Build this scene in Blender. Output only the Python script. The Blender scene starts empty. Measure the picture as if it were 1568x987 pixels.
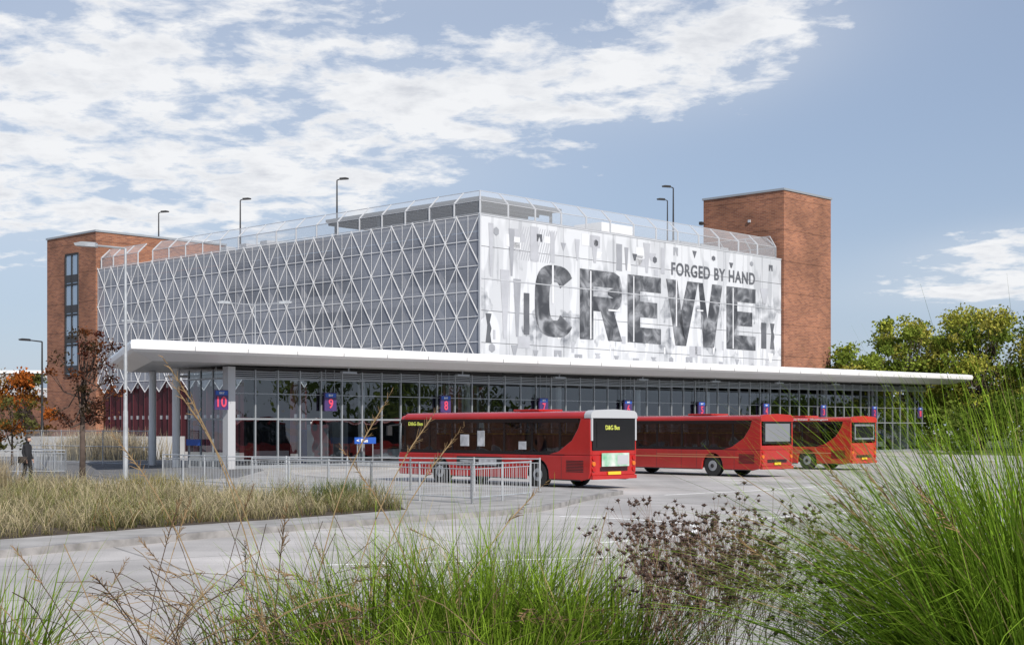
import bpy, math, random
import numpy as np
from mathutils import Vector, Matrix
random.seed(7); rng=np.random.default_rng(7)
sc=bpy.context.scene
sc.view_settings.view_transform='Standard'
try: sc.view_settings.look='None'
except: pass
sc.view_settings.exposure=0
COL=sc.collection
rad=math.radians

# ---------------------------------------------------------------- materials
def mat(name,c,rough=.6,metal=0,var=0.0,vscale=1.0,c2=None,spec=.5,coat=0,stretch=None,detail=6,lo=.32,hi=.68):
    m=bpy.data.materials.new(name); m.use_nodes=True
    nt=m.node_tree; b=nt.nodes['Principled BSDF']
    b.inputs['Base Color'].default_value=(*c,1); b.inputs['Roughness'].default_value=rough
    b.inputs['Metallic'].default_value=metal; b.inputs['Specular IOR Level'].default_value=spec
    b.inputs['Coat Weight'].default_value=coat
    if var>0 or c2:
        tc=nt.nodes.new('ShaderNodeNewGeometry'); mp=nt.nodes.new('ShaderNodeMapping')
        nt.links.new(tc.outputs['Position'],mp.inputs[0])
        if stretch: mp.inputs['Scale'].default_value=stretch
        n=nt.nodes.new('ShaderNodeTexNoise'); n.inputs['Scale'].default_value=vscale; n.inputs['Detail'].default_value=detail
        nt.links.new(mp.outputs[0],n.inputs['Vector'])
        r=nt.nodes.new('ShaderNodeValToRGB')
        a=c if c2 else tuple(x*(1-var) for x in c); d=c2 if c2 else tuple(min(1,x*(1+var)) for x in c)
        r.color_ramp.elements[0].position=lo; r.color_ramp.elements[1].position=hi
        r.color_ramp.elements[0].color=(*a,1); r.color_ramp.elements[1].color=(*d,1)
        nt.links.new(n.outputs[0],r.inputs[0]); nt.links.new(r.outputs[0],b.inputs['Base Color'])
    return m

def glassmat(name,tint,base=.06,rough=.01,gain=.8):
    m=bpy.data.materials.new(name); m.use_nodes=True; nt=m.node_tree; nt.nodes.clear()
    o=nt.nodes.new('ShaderNodeOutputMaterial'); mx=nt.nodes.new('ShaderNodeMixShader')
    t=nt.nodes.new('ShaderNodeBsdfTransparent'); t.inputs[0].default_value=(*tint,1)
    g=nt.nodes.new('ShaderNodeBsdfGlossy'); g.inputs['Roughness'].default_value=rough; g.inputs[0].default_value=(.9,.95,1,1)
    f=nt.nodes.new('ShaderNodeLayerWeight'); f.inputs[0].default_value=.5
    pw=nt.nodes.new('ShaderNodeMath'); pw.operation='POWER'; pw.inputs[1].default_value=4.0; nt.links.new(f.outputs['Facing'],pw.inputs[0])
    ma=nt.nodes.new('ShaderNodeMath'); ma.operation='MULTIPLY_ADD'; ma.inputs[1].default_value=gain; ma.inputs[2].default_value=base
    ma.use_clamp=True
    tc=nt.nodes.new('ShaderNodeNewGeometry'); n=nt.nodes.new('ShaderNodeTexNoise'); n.inputs['Scale'].default_value=.9; n.inputs['Detail'].default_value=1
    nt.links.new(tc.outputs['Position'],n.inputs['Vector'])
    bp=nt.nodes.new('ShaderNodeBump'); bp.inputs['Strength'].default_value=.3; bp.inputs['Distance'].default_value=.05
    nt.links.new(n.outputs[0],bp.inputs['Height']); nt.links.new(bp.outputs[0],g.inputs['Normal'])
    nt.links.new(pw.outputs[0],ma.inputs[0]); nt.links.new(ma.outputs[0],mx.inputs[0])
    nt.links.new(t.outputs[0],mx.inputs[1]); nt.links.new(g.outputs[0],mx.inputs[2]); nt.links.new(mx.outputs[0],o.inputs[0])
    return m

def meshmat(name,c,alpha,var=0,scale=1):
    m=bpy.data.materials.new(name); m.use_nodes=True; nt=m.node_tree; nt.nodes.clear()
    o=nt.nodes.new('ShaderNodeOutputMaterial'); mx=nt.nodes.new('ShaderNodeMixShader')
    t=nt.nodes.new('ShaderNodeBsdfTransparent'); d=nt.nodes.new('ShaderNodeBsdfDiffuse'); d.inputs[0].default_value=(*c,1)
    mx.inputs[0].default_value=alpha
    nt.links.new(t.outputs[0],mx.inputs[1]); nt.links.new(d.outputs[0],mx.inputs[2]); nt.links.new(mx.outputs[0],o.inputs[0])
    if var:
        tc=nt.nodes.new('ShaderNodeNewGeometry'); n=nt.nodes.new('ShaderNodeTexNoise'); n.inputs['Scale'].default_value=scale
        nt.links.new(tc.outputs['Position'],n.inputs['Vector'])
        mr=nt.nodes.new('ShaderNodeMapRange'); mr.inputs['From Min'].default_value=.35; mr.inputs['From Max'].default_value=.65
        mr.inputs['To Min'].default_value=alpha-var; mr.inputs['To Max'].default_value=alpha+var
        nt.links.new(n.outputs[0],mr.inputs[0]); nt.links.new(mr.outputs[0],mx.inputs[0])
    return m

def leafmat(name,trans=.35):
    m=bpy.data.materials.new(name); m.use_nodes=True; nt=m.node_tree; nt.nodes.clear()
    o=nt.nodes.new('ShaderNodeOutputMaterial'); mx=nt.nodes.new('ShaderNodeMixShader'); mx.inputs[0].default_value=trans
    a=nt.nodes.new('ShaderNodeAttribute'); a.attribute_name='Col'
    p=nt.nodes.new('ShaderNodeBsdfDiffuse'); t=nt.nodes.new('ShaderNodeBsdfTranslucent')
    nt.links.new(a.outputs['Color'],p.inputs[0]); nt.links.new(a.outputs['Color'],t.inputs[0])
    nt.links.new(p.outputs[0],mx.inputs[1]); nt.links.new(t.outputs[0],mx.inputs[2]); nt.links.new(mx.outputs[0],o.inputs[0])
    return m

def brickmat(name,ang):
    m=bpy.data.materials.new(name); m.use_nodes=True; nt=m.node_tree; b=nt.nodes['Principled BSDF']; b.inputs['Roughness'].default_value=.9
    g=nt.nodes.new('ShaderNodeNewGeometry')
    mp=nt.nodes.new('ShaderNodeMapping'); mp.vector_type='POINT'; mp.inputs['Rotation'].default_value=(0,0,-ang)
    nt.links.new(g.outputs['Position'],mp.inputs[0])
    s=nt.nodes.new('ShaderNodeSeparateXYZ'); nt.links.new(mp.outputs[0],s.inputs[0])
    ad=nt.nodes.new('ShaderNodeMath'); ad.operation='ADD'; nt.links.new(s.outputs[0],ad.inputs[0]); nt.links.new(s.outputs[1],ad.inputs[1])
    c=nt.nodes.new('ShaderNodeCombineXYZ'); nt.links.new(ad.outputs[0],c.inputs[0]); nt.links.new(s.outputs[2],c.inputs[1])
    br=nt.nodes.new('ShaderNodeTexBrick'); br.inputs['Scale'].default_value=1; br.inputs['Brick Width'].default_value=.45; br.inputs['Row Height'].default_value=.15
    br.inputs['Mortar Size'].default_value=.012
    br.inputs['Color1'].default_value=(.33,.135,.07,1); br.inputs['Color2'].default_value=(.19,.07,.04,1); br.inputs['Mortar'].default_value=(.3,.2,.15,1)
    nt.links.new(c.outputs[0],br.inputs[0])
    n=nt.nodes.new('ShaderNodeTexNoise'); n.inputs['Scale'].default_value=.35; n.inputs['Detail'].default_value=5; nt.links.new(g.outputs['Position'],n.inputs['Vector'])
    mr=nt.nodes.new('ShaderNodeMapRange'); mr.inputs['From Min'].default_value=.3; mr.inputs['From Max'].default_value=.7; mr.inputs['To Min'].default_value=.65; mr.inputs['To Max'].default_value=1.1
    nt.links.new(n.outputs[0],mr.inputs[0])
    md=nt.nodes.new('ShaderNodeMath'); md.operation='PINGPONG'; md.inputs[1].default_value=1.5; nt.links.new(s.outputs[2],md.inputs[0])
    lt=nt.nodes.new('ShaderNodeMath'); lt.operation='LESS_THAN'; lt.inputs[1].default_value=.05; nt.links.new(md.outputs[0],lt.inputs[0])
    ml=nt.nodes.new('ShaderNodeMath'); ml.operation='MULTIPLY_ADD'; ml.inputs[1].default_value=-.3; nt.links.new(lt.outputs[0],ml.inputs[0]); nt.links.new(mr.outputs[0],ml.inputs[2])
    vm=nt.nodes.new('ShaderNodeVectorMath'); vm.operation='SCALE'; nt.links.new(br.outputs[0],vm.inputs[0]); nt.links.new(ml.outputs[0],vm.inputs['Scale'])
    nt.links.new(vm.outputs[0],b.inputs['Base Color'])
    return m

def groundmat():
    m=bpy.data.materials.new('apron_concrete'); m.use_nodes=True; nt=m.node_tree; b=nt.nodes['Principled BSDF']; b.inputs['Roughness'].default_value=.85
    g=nt.nodes.new('ShaderNodeNewGeometry')
    mp=nt.nodes.new('ShaderNodeMapping'); mp.inputs['Rotation'].default_value=(0,0,rad(-30)); nt.links.new(g.outputs['Position'],mp.inputs[0])
    br=nt.nodes.new('ShaderNodeTexBrick'); br.offset=0; br.inputs['Scale'].default_value=1; br.inputs['Brick Width'].default_value=6; br.inputs['Row Height'].default_value=4.5
    br.inputs['Mortar Size'].default_value=.03; br.inputs['Color1'].default_value=(.50,.475,.46,1); br.inputs['Color2'].default_value=(.46,.44,.425,1); br.inputs['Mortar'].default_value=(.25,.24,.23,1)
    nt.links.new(mp.outputs[0],br.inputs[0])
    def noise(sc_,lo,hi,det=6,st=None,rot=20):
        n=nt.nodes.new('ShaderNodeTexNoise'); n.inputs['Scale'].default_value=sc_; n.inputs['Detail'].default_value=det
        if st:
            q=nt.nodes.new('ShaderNodeMapping'); q.inputs['Scale'].default_value=st; q.inputs['Rotation'].default_value=(0,0,rad(rot)); nt.links.new(g.outputs['Position'],q.inputs[0]); nt.links.new(q.outputs[0],n.inputs['Vector'])
        else: nt.links.new(g.outputs['Position'],n.inputs['Vector'])
        r=nt.nodes.new('ShaderNodeMapRange'); r.inputs['From Min'].default_value=.3; r.inputs['From Max'].default_value=.7; r.inputs['To Min'].default_value=lo; r.inputs['To Max'].default_value=hi
        nt.links.new(n.outputs[0],r.inputs[0]); return r.outputs[0]
    cur=noise(.25,.82,1.08)
    for nx_ in (noise(30,.88,1.1,3),noise(.5,.7,1.1,8,(1,.07,1)),noise(.8,.78,1.08,8,(.06,1,1),-25)):
        m1=nt.nodes.new('ShaderNodeMath'); m1.operation='MULTIPLY'; nt.links.new(cur,m1.inputs[0]); nt.links.new(nx_,m1.inputs[1]); cur=m1.outputs[0]
    vm=nt.nodes.new('ShaderNodeVectorMath'); vm.operation='SCALE'; nt.links.new(br.outputs[0],vm.inputs[0]); nt.links.new(cur,vm.inputs['Scale'])
    nt.links.new(vm.outputs[0],b.inputs['Base Color'])
    return m

M={}
M['white']=mat('white_paint',(.78,.78,.78),.35,var=.05,vscale=.8)
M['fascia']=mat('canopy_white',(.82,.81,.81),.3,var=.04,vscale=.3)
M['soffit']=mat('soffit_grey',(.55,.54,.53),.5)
M['alu']=mat('grey_aluminium',(.34,.36,.38),.4,.4)
M['darkalu']=mat('dark_aluminium',(.13,.14,.15),.4,.3)
M['lightalu']=mat('light_aluminium',(.5,.51,.53),.4,.2)
M['galv']=mat('galvanised_steel',(.45,.47,.49),.4,.4,var=.15,vscale=3)
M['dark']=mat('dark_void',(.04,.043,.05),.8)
M['concrete']=mat('concrete',(.36,.36,.36),.9,var=.15,vscale=.5)
M['deck']=mat('deck_concrete',(.38,.38,.39),.9,var=.2,vscale=.4)
M['glass']=glassmat('station_glass',(.5,.55,.57),.13)
M['busglass']=glassmat('bus_glass',(.30,.31,.33),.09)
M['mesh']=meshmat('roof_mesh_screen',(.5,.52,.55),.32)
M['lattice_panel']=meshmat('lattice_mesh_panel',(.33,.355,.41),.60,.14,.12)
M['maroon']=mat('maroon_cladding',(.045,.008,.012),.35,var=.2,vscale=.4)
M['tyre']=mat('tyre_rubber',(.02,.02,.02),.8)
M['black']=mat('gloss_black',(.012,.012,.014),.12)
M['matblack']=mat('matt_black',(.02,.02,.022),.7)
M['asphalt']=mat('asphalt',(.12,.12,.125),.9,var=.25,vscale=2)
M['paving']=mat('paving',(.3,.29,.28),.9,var=.22,vscale=1.2)
M['kerb']=mat('kerb_stone',(.25,.24,.235),.85,var=.3,vscale=3)
M['line']=mat('road_paint',(.8,.8,.78),.7,var=.1,vscale=6)
M['soil']=mat('soil',(.05,.035,.022),1,var=.3,vscale=4)
M['verge']=mat('grass_verge',(.06,.09,.025),1,c2=(.12,.14,.05),vscale=.6)
M['ground']=groundmat()
M['leaf']=leafmat('leaf'); M['grass']=leafmat('grass_blade',.4)
M['bark']=mat('bark',(.07,.05,.04),.9,var=.3,vscale=6)
M['blue']=mat('blue_sign',(.02,.09,.4),.4)
M['purple']=mat('purple_sign',(.06,.035,.13),.35)
M['pink']=mat('pink_number',(.65,.06,.12),.5)
M['yellow']=mat('yellow_plate',(.75,.5,.03),.5)
M['amber']=mat('amber_text',(.65,.7,.12),.5)
BR_R=brickmat('brick_tower',rad(43.9))

# ---------------------------------------------------------------- mesh builder
class Frame:
    def __init__(s,o=(0,0,0),ang=0,ydir=None):
        s.o=Vector((o[0],o[1],o[2] if len(o)>2 else 0)); s.x=Vector((math.cos(ang),math.sin(ang),0))
        s.y=Vector((*ydir,0)) if ydir else Vector((-math.sin(ang),math.cos(ang),0)); s.ang=ang
    def __call__(s,p): return s.o+s.x*p[0]+s.y*p[1]+Vector((0,0,p[2]))
IDF=Frame()
class MB:
    def __init__(s,fr=IDF): s.v=[];s.f=[];s.m=[];s.fr=fr
    def add(s,vs,fs,mi=0):
        b=len(s.v); s.v+= [s.fr(p) for p in vs]
        for f in fs: s.f.append([b+i for i in f]); s.m.append(mi)
    def box(s,x0,x1,y0,y1,z0,z1,mi=0):
        vs=[(x0,y0,z0),(x1,y0,z0),(x1,y1,z0),(x0,y1,z0),(x0,y0,z1),(x1,y0,z1),(x1,y1,z1),(x0,y1,z1)]
        s.add(vs,[(0,3,2,1),(4,5,6,7),(0,1,5,4),(1,2,6,5),(2,3,7,6),(3,0,4,7)],mi)
    def _pr(s,A,B,mi):
        n=len(A); s.add(A+B,[tuple(range(n)),tuple(range(2*n-1,n-1,-1))]+[(i,i+n,(i+1)%n+n,(i+1)%n) for i in range(n)],mi)
    def prism_xz(s,pts,y0,y1,mi=0): s._pr([(x,y0,z) for x,z in pts],[(x,y1,z) for x,z in pts],mi)
    def prism_yz(s,pts,x0,x1,mi=0): s._pr([(x0,y,z) for y,z in pts],[(x1,y,z) for y,z in pts],mi)
    def prism_xy(s,pts,z0,z1,mi=0):
        n=len(pts); vs=[(x,y,z0) for x,y in pts]+[(x,y,z1) for x,y in pts]
        s.add(vs,[tuple(range(n-1,-1,-1)),tuple(range(n,2*n))]+[(i,(i+1)%n,(i+1)%n+n,i+n) for i in range(n)],mi)
    def tube(s,a,b,r0,r1=None,n=6,mi=0):
        r1=r0 if r1 is None else r1
        a=s.fr(a);b=s.fr(b); d=(b-a)
        if d.length<1e-6: return
        d.normalize(); u=d.orthogonal().normalized(); w=d.cross(u); base=len(s.v)
        for c,r in((a,r0),(b,r1)):
            for i in range(n):
                t=2*math.pi*i/n; s.v.append(c+u*(r*math.cos(t))+w*(r*math.sin(t)))
        for i in range(n):
            s.f.append([base+i,base+(i+1)%n,base+n+(i+1)%n,base+n+i]); s.m.append(mi)
        s.f.append([base+i for i in range(n-1,-1,-1)]); s.m.append(mi)
        s.f.append([base+n+i for i in range(n)]); s.m.append(mi)
    def build(s,name,mats,parent=None,smooth=False,bevel=0,loc=None):
        off=Vector(parent.location) if parent else Vector(loc if loc is not None else (0,0,0))
        me=bpy.data.meshes.new(name); me.from_pydata([tuple(v-off) for v in s.v],[],s.f)
        for m_ in mats: me.materials.append(m_)
        me.polygons.foreach_set('material_index',s.m)
        if smooth: me.polygons.foreach_set('use_smooth',[True]*len(s.f))
        me.update(); ob=bpy.data.objects.new(name,me); COL.objects.link(ob)
        if parent: ob.parent=parent
        else: ob.location=off
        if bevel:
            md=ob.modifiers.new('bevel','BEVEL'); md.width=bevel; md.segments=3; md.limit_method='ANGLE'; md.angle_limit=rad(40)
        return ob
def empty(name,loc):
    e=bpy.data.objects.new(name,None); e.empty_display_size=.5; COL.objects.link(e); e.location=loc; return e

def text(name,s,fr,x0,x1,z0,z1,y,mt,parent,extr=.01,off=0.02,flip=False,rotadd=0,sp=1.0):
    cu=bpy.data.curves.new(name,'FONT'); cu.body=s; cu.size=1; cu.extrude=extr; cu.offset=off; cu.space_character=sp; cu.materials.append(mt)
    ob=bpy.data.objects.new(name,cu); COL.objects.link(ob); bpy.context.view_layer.update()
    bb=[Vector(c) for c in ob.bound_box]; mnx=min(b.x for b in bb);mxx=max(b.x for b in bb);mny=min(b.y for b in bb);mxy=max(b.y for b in bb)
    sx=(x1-x0)/(mxx-mnx); sy=(z1-z0)/(mxy-mny)
    a=fr.ang+rotadd
    ob.rotation_euler=(rad(90),0,a); ob.scale=(sx,sy,1)
    xd=Vector((math.cos(a),math.sin(a),0))
    start=fr((x0,y,z0)) if not flip else fr((x1,y,z0))
    p=start-xd*(mnx*sx)-Vector((0,0,mny*sy)); ob.location=p
    if parent: ob.parent=parent; ob.location=p-Vector(parent.location)
    return ob

# ---------------------------------------------------------------- vegetation helpers
def colmesh(name,V,F,C,material,parent=None,loc=(0,0,0),k=4):
    V=np.asarray(V,dtype=np.float32)-np.asarray(loc,dtype=np.float32)
    me=bpy.data.meshes.new(name); nv=len(V); nf=len(F)
    me.vertices.add(nv); me.vertices.foreach_set('co',V.ravel())
    me.loops.add(nf*k); me.loops.foreach_set('vertex_index',np.asarray(F,dtype=np.int32).ravel())
    me.polygons.add(nf); me.polygons.foreach_set('loop_start',np.arange(nf,dtype=np.int32)*k); me.polygons.foreach_set('loop_total',np.full(nf,k,dtype=np.int32))
    at=me.color_attributes.new('Col','FLOAT_COLOR','POINT'); c4=np.ones((nv,4),dtype=np.float32); c4[:,:3]=C; at.data.foreach_set('color',c4.ravel())
    me.materials.append(material); me.update(calc_edges=True); me.validate()
    ob=bpy.data.objects.new(name,me); COL.objects.link(ob)
    if parent: ob.parent=parent
    else: ob.location=loc
    return ob

def blades(base,L,w0,lean,droop,heading=None,K=5,c0=(.05,.09,.02),c1=(.16,.24,.05),cvar=.25,alt=None,altp=0):
    N=len(base); L=np.broadcast_to(L,(N,)); s=np.linspace(0,1,K+1)[None,:]
    h=rng.uniform(0,2*np.pi,N) if heading is None else heading
    lean=np.broadcast_to(lean,(N,)); droop=np.broadcast_to(droop,(N,))
    r=L[:,None]*(np.sin(lean)[:,None]*s+droop[:,None]*s**2*.8)
    z=L[:,None]*(np.cos(lean)[:,None]*s-droop[:,None]*s**3*.75)
    P=np.stack([base[:,0:1]+r*np.cos(h)[:,None],base[:,1:2]+r*np.sin(h)[:,None],base[:,2:3]+z],-1)
    wa=h+np.pi/2+rng.normal(0,.6,N); W=np.stack([np.cos(wa),np.sin(wa),rng.normal(0,.2,N)],-1)[:,None,:]
    w0=np.broadcast_to(w0,(N,)); ww=(w0[:,None]*np.clip(1-s**1.6,.06,1)*.5)[:,:,None]
    V=np.stack([P-W*ww,P+W*ww],2).reshape(-1,3)
    i=np.arange(N)[:,None]*(K+1)*2+np.arange(K)[None,:]*2
    F=np.stack([i,i+1,i+3,i+2],-1).reshape(-1,4)
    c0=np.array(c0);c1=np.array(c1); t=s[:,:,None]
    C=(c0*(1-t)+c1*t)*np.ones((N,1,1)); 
    if alt is not None:
        pick=(rng.random(N)<altp)[:,None,None]; C=np.where(pick,np.array(alt)*(.5+.5*t),C)
    C=C*(1+rng.normal(0,cvar,(N,1,1))).clip(.4,1.8)
    C=np.repeat(C[:,:,None,:],2,2).reshape(-1,3)
    return V,F,C
def merge(parts):
    Vs,Fs,Cs=[],[],[];o=0
    for V,F,C in parts: Vs.append(V);Fs.append(F+o);Cs.append(C);o+=len(V)
    return np.concatenate(Vs),np.concatenate(Fs),np.concatenate(Cs)

def leafcloud(centers,radii,n_each,size,cols,cvar=.25):
    Vs=[];C=[]
    for c,r,n in zip(centers,radii,n_each):
        d=rng.normal(0,1,(n,3)); d/=np.linalg.norm(d,axis=1)[:,None]; rr=rng.random(n)**.5*rng.uniform(.75,1.35,n)
        p=np.array(c)+d*rr[:,None]*np.array(r)
        a=rng.normal(0,1,(n,3)); a/=np.linalg.norm(a,axis=1)[:,None]; b=np.cross(a,rng.normal(0,1,(n,3))); b/=np.linalg.norm(b,axis=1)[:,None]
        s=size*rng.uniform(.6,1.3,n)[:,None]
        q=np.stack([p-a*s*.5,p+b*s*.35,p+a*s*.6,p-b*s*.35],1); Vs.append(q.reshape(-1,3))
        base=np.array(cols[rng.integers(len(cols))])*rng.uniform(.75,1.25)
        cc=base[None,:]*(1+rng.normal(0,cvar,(n,1))).clip(.4,1.8); C.append(np.repeat(cc,4,0))
    V=np.concatenate(Vs);C=np.concatenate(C);F=np.arange(len(V)).reshape(-1,4)
    return V,F,C

def tree(name,loc,H,cr,nclump,nleaf,size,cols,trunk_h=.3,seed=0,cs=1.0):
    random.seed(seed); e=empty(name,loc); mb=MB(); o=Vector(loc)
    top=o+Vector((0,0,H*.72)); fork=o+Vector((0,0,H*trunk_h)); rt=H*.016
    mb.tube(o-Vector((0,0,.1)),fork,rt*1.3,rt,8); mb.tube(fork,top,rt,rt*.3,6)
    cen=[];radi=[];ns=[]
    for i in range(nclump):
        a=random.uniform(0,6.28); zz=random.uniform(trunk_h+.03,1)
        prof=math.sin(math.pi*min(1,max(.12,(zz-trunk_h+.08)/(1.2-trunk_h))))**.6
        rr=cr*prof*random.uniform(.3,1.05)
        c=o+Vector((rr*math.cos(a),rr*math.sin(a),H*zz*.95))
        s=random.uniform(.12,.26)*cr*1.1*cs; cen.append(tuple(c)); radi.append((s*1.2,s*1.2,s*.8)); ns.append(int(nleaf*random.uniform(.5,1.4)))
        st=fork.lerp(top,random.uniform(0,.9)); mid=st.lerp(c,.55)+Vector((0,0,-.05*H))
        mb.tube(st,mid,rt*.35,rt*.22,5); mb.tube(mid,c,rt*.22,rt*.07,5)
        for k in range(2):
            q=c+Vector((random.uniform(-1,1),random.uniform(-1,1),random.uniform(-.3,1)))*s
            mb.tube(mid,q,rt*.12,rt*.04,4)
    mb.build('trunk_and_branches',[M['bark']],e,smooth=True)
    V,F,C=leafcloud(cen,radi,ns,size,cols)
    ob=colmesh('foliage',V,F,C,M['leaf'],None,loc); ob.parent=e; ob.location=(0,0,0)
    return e

# ================================================================ GROUND
g=MB(); g.add([(-1500,-1500,0),(1500,-1500,0),(1500,1500,0),(-1500,1500,0)],[(0,1,2,3)]); g.build('ground',[M['ground']])
isl=[(-16,13),(-12,18.2),(-8.7,22.8),(-6.27,26.6),(-4.5,29),(-2.8,31),(-1.4,32.6),(-.3,33.8),(.7,35.4),(1.4,37.6),(2.1,40.3),(3.1,43.2),(3.6,44.4),(3.3,45.3),(2.5,45.9),(-1,49.2),(-7,55),(-9.5,59),(-10.5,64),(-13,67.5),(-80,67.5),(-80,5),(-40,5)]
p=MB(); p.prism_xy(isl,0,.12); p.build('pavement',[M['paving']])
k=MB()
def ribbon(mb,pts,w,z0,z1,mi=0):
    n=len(pts); L=[];R=[]
    for i,(x,y) in enumerate(pts):
        a=Vector(pts[max(0,i-1)]);b=Vector(pts[min(n-1,i+1)]); d=(b-a).normalized(); q=Vector((-d.y,d.x))*w*.5
        L.append((x+q.x,y+q.y)); R.append((x-q.x,y-q.y))
    for i in range(n-1):
        mb.prism_xy([R[i],R[i+1],L[i+1],L[i]],z0,z1,mi)
ribbon(k,[(x,y) for x,y in isl[:18]],.18,0,.134); k.build('kerb',[M['kerb']])
pl=MB(); pl.prism_xy([(-60,52),(-14,52),(-11.5,56),(-12.2,66),(-16,80),(-40,110),(-90,110)],.1,.13); pl.build('footpath',[M['asphalt']])
vg=MB(); vg.prism_xy([(36,112),(48,100),(62,96),(300,60),(300,400),(20,400),(28,136)],-.05,.05); vg.build('grass_verge',[M['verge']])
rm=MB()
arc=[(1.2,33.4),(2.4,32.7),(3.4,31.7),(4.0,30.6),(4.1,29.4),(3.7,28),(2.9,26.7),(1.7,25.7)]
def sm(pts,n=6):
    out=[]
    for i in range(len(pts)-1):
        p0=Vector(pts[max(i-1,0)]);p1=Vector(pts[i]);p2=Vector(pts[i+1]);p3=Vector(pts[min(i+2,len(pts)-1)])
        for j in range(n):
            t=j/n; out.append(tuple(.5*((2*p1)+(p2-p0)*t+(2*p0-5*p1+4*p2-p3)*t*t+(3*p1-p0-3*p2+p3)*t**3)))
    out.append(pts[-1]); return out
ribbon(rm,sm(arc),.16,.004,.006); ribbon(rm,[(4.6,31.3),(14,39.5)],.16,.004,.006); ribbon(rm,[(-3,21.5),(6,24),(16,28)],.12,.004,.006)
ribbon(rm,[(5,44),(9,47.5),(12,51)],.16,.004,.006); ribbon(rm,[(10,44),(22,57)],.16,.004,.006)
rm.build('road_marking',[M['line']])
mh=MB()
for x,y in[(6.5,36),(12.5,33),(9,52)]: mh.prism_xy([(x-.35,y-.35),(x+.35,y-.35),(x+.35,y+.35),(x-.35,y+.35)],.004,.007)
mh.build('manhole_cover',[M['asphalt']])

# ================================================================ GARAGE
G0=(-2.39,100.0); UA=math.atan2(.6933,.7207); LA=math.atan2(.661,-.75)
u=Vector((.7207,.6933)); v=Vector((-.75,.661)); g0=Vector(G0)
def gp(a,b): 
    q=g0+u*a+v*b; return (q.x,q.y)
gar=empty('parking_garage',(G0[0],G0[1],0))
st=MB()
LU,LV=38.5,52.2
for z in(3.4,6.4,9.3,12.2,15.1,17.0):
    st.prism_xy([gp(.5,.5),gp(LU-.3,.5),gp(LU-.3,LV-.3),gp(.5,LV-.3)],z-.35,z,0)
for b in (1.2,5,9,13,17,21.5,26,30.5,35,39.5,44,50.5):
    x,y=gp(1,b); st.box(x-.25,x+.25,y-.25,y+.25,0,16.65,0)
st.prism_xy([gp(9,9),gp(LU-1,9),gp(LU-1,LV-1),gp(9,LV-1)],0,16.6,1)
for z in(6.4,9.3,12.2,15.1):
    st.prism_xy([gp(.55,.8),gp(.75,.8),gp(.75,LV-.4),gp(.55,LV-.4)],z+.004,z+1.1,0)
st.build('decks_and_columns',[M['deck'],M['dark']],gar)
par=MB(); par.prism_xy([gp(.1,.1),gp(LU,.1),gp(LU,.35),gp(.1,.35)],17.004,18.1); par.prism_xy([gp(.1,.4),gp(.35,.4),gp(.35,LV),gp(.1,LV)],17.004,18.1)
par.prism_xy([gp(.5,LV-.3),gp(LU,LV-.3),gp(LU,LV),gp(.5,LV)],17.004,18.1)
par.build('roof_parapet',[M['concrete']],gar)
FL=Frame(G0,LA)
lp=MB(FL); nc=22; cw=LV/nc; z0=6.75; rh=1.9; nr=6
zb=z0
pts=[(0,zb)]
for i in range(nc): pts+= [((i+.5)*cw,zb-1.1),((i+1)*cw,zb)]
pts+=[(LV,18.15),(0,18.15)]
lp.add([(x,.02,z) for x,z in pts],[tuple(range(len(pts)))]); lp.build('lattice_mesh_panel',[M['lattice_panel']],gar)
la=MB(FL)
def bar(a,b,w,y0=.05,y1=.08):
    d=Vector((b[0]-a[0],b[1]-a[1])); d.normalize(); q=Vector((-d.y,d.x))*w/2
    la.prism_xz([(a[0]-q.x,a[1]-q.y),(b[0]-q.x,b[1]-q.y),(b[0]+q.x,b[1]+q.y),(a[0]+q.x,a[1]+q.y)],y0,y1)
for r in range(nr+1):
    bar((0,z0+r*rh),(LV,z0+r*rh),.05,.05,.07)
for r in range(nr):
    zz=z0+r*rh; offs=(r%2)*.5
    for i in range(-1,nc+1):
        a=(i+offs)*cw
        for (xa,za,xb,zb_) in((a,zz,a+cw*.5,zz+rh),(a+cw*.5,zz+rh,a+cw,zz)):
            if xa<-.01 or xb>LV+.01: continue
            bar((xa,za),(xb,zb_),.075,.052,.082)
for i in range(nc*2+1):
    bar((i*cw/2,z0),(i*cw/2,z0+nr*rh),.038,.049,.065)
for i in range(nc):
    bar((i*cw,z0),((i+.5)*cw,z0-1.1),.08,.055,.08); bar(((i+.5)*cw,z0-1.1),((i+1)*cw,z0),.08,.055,.08)
for r in range(nr+1):
    for i in range(nc+1):
        x=(i+(r%2)*.5)*cw
        if x<=LV: la.prism_xz([(x+.11*math.cos(t),z0+r*rh+.11*math.sin(t)) for t in np.arange(0,6.2,math.pi/3)],.085,.095)
la.build('triangular_lattice',[M['white']],gar)
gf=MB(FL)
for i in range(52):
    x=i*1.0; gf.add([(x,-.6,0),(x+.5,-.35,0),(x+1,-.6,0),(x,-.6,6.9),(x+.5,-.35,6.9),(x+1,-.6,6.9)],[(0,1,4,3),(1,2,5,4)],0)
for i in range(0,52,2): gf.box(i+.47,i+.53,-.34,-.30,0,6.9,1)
gf.build('maroon_ground_floor',[M['maroon'],mat('maroon_light',(.12,.03,.035),.4)],gar)

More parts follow.
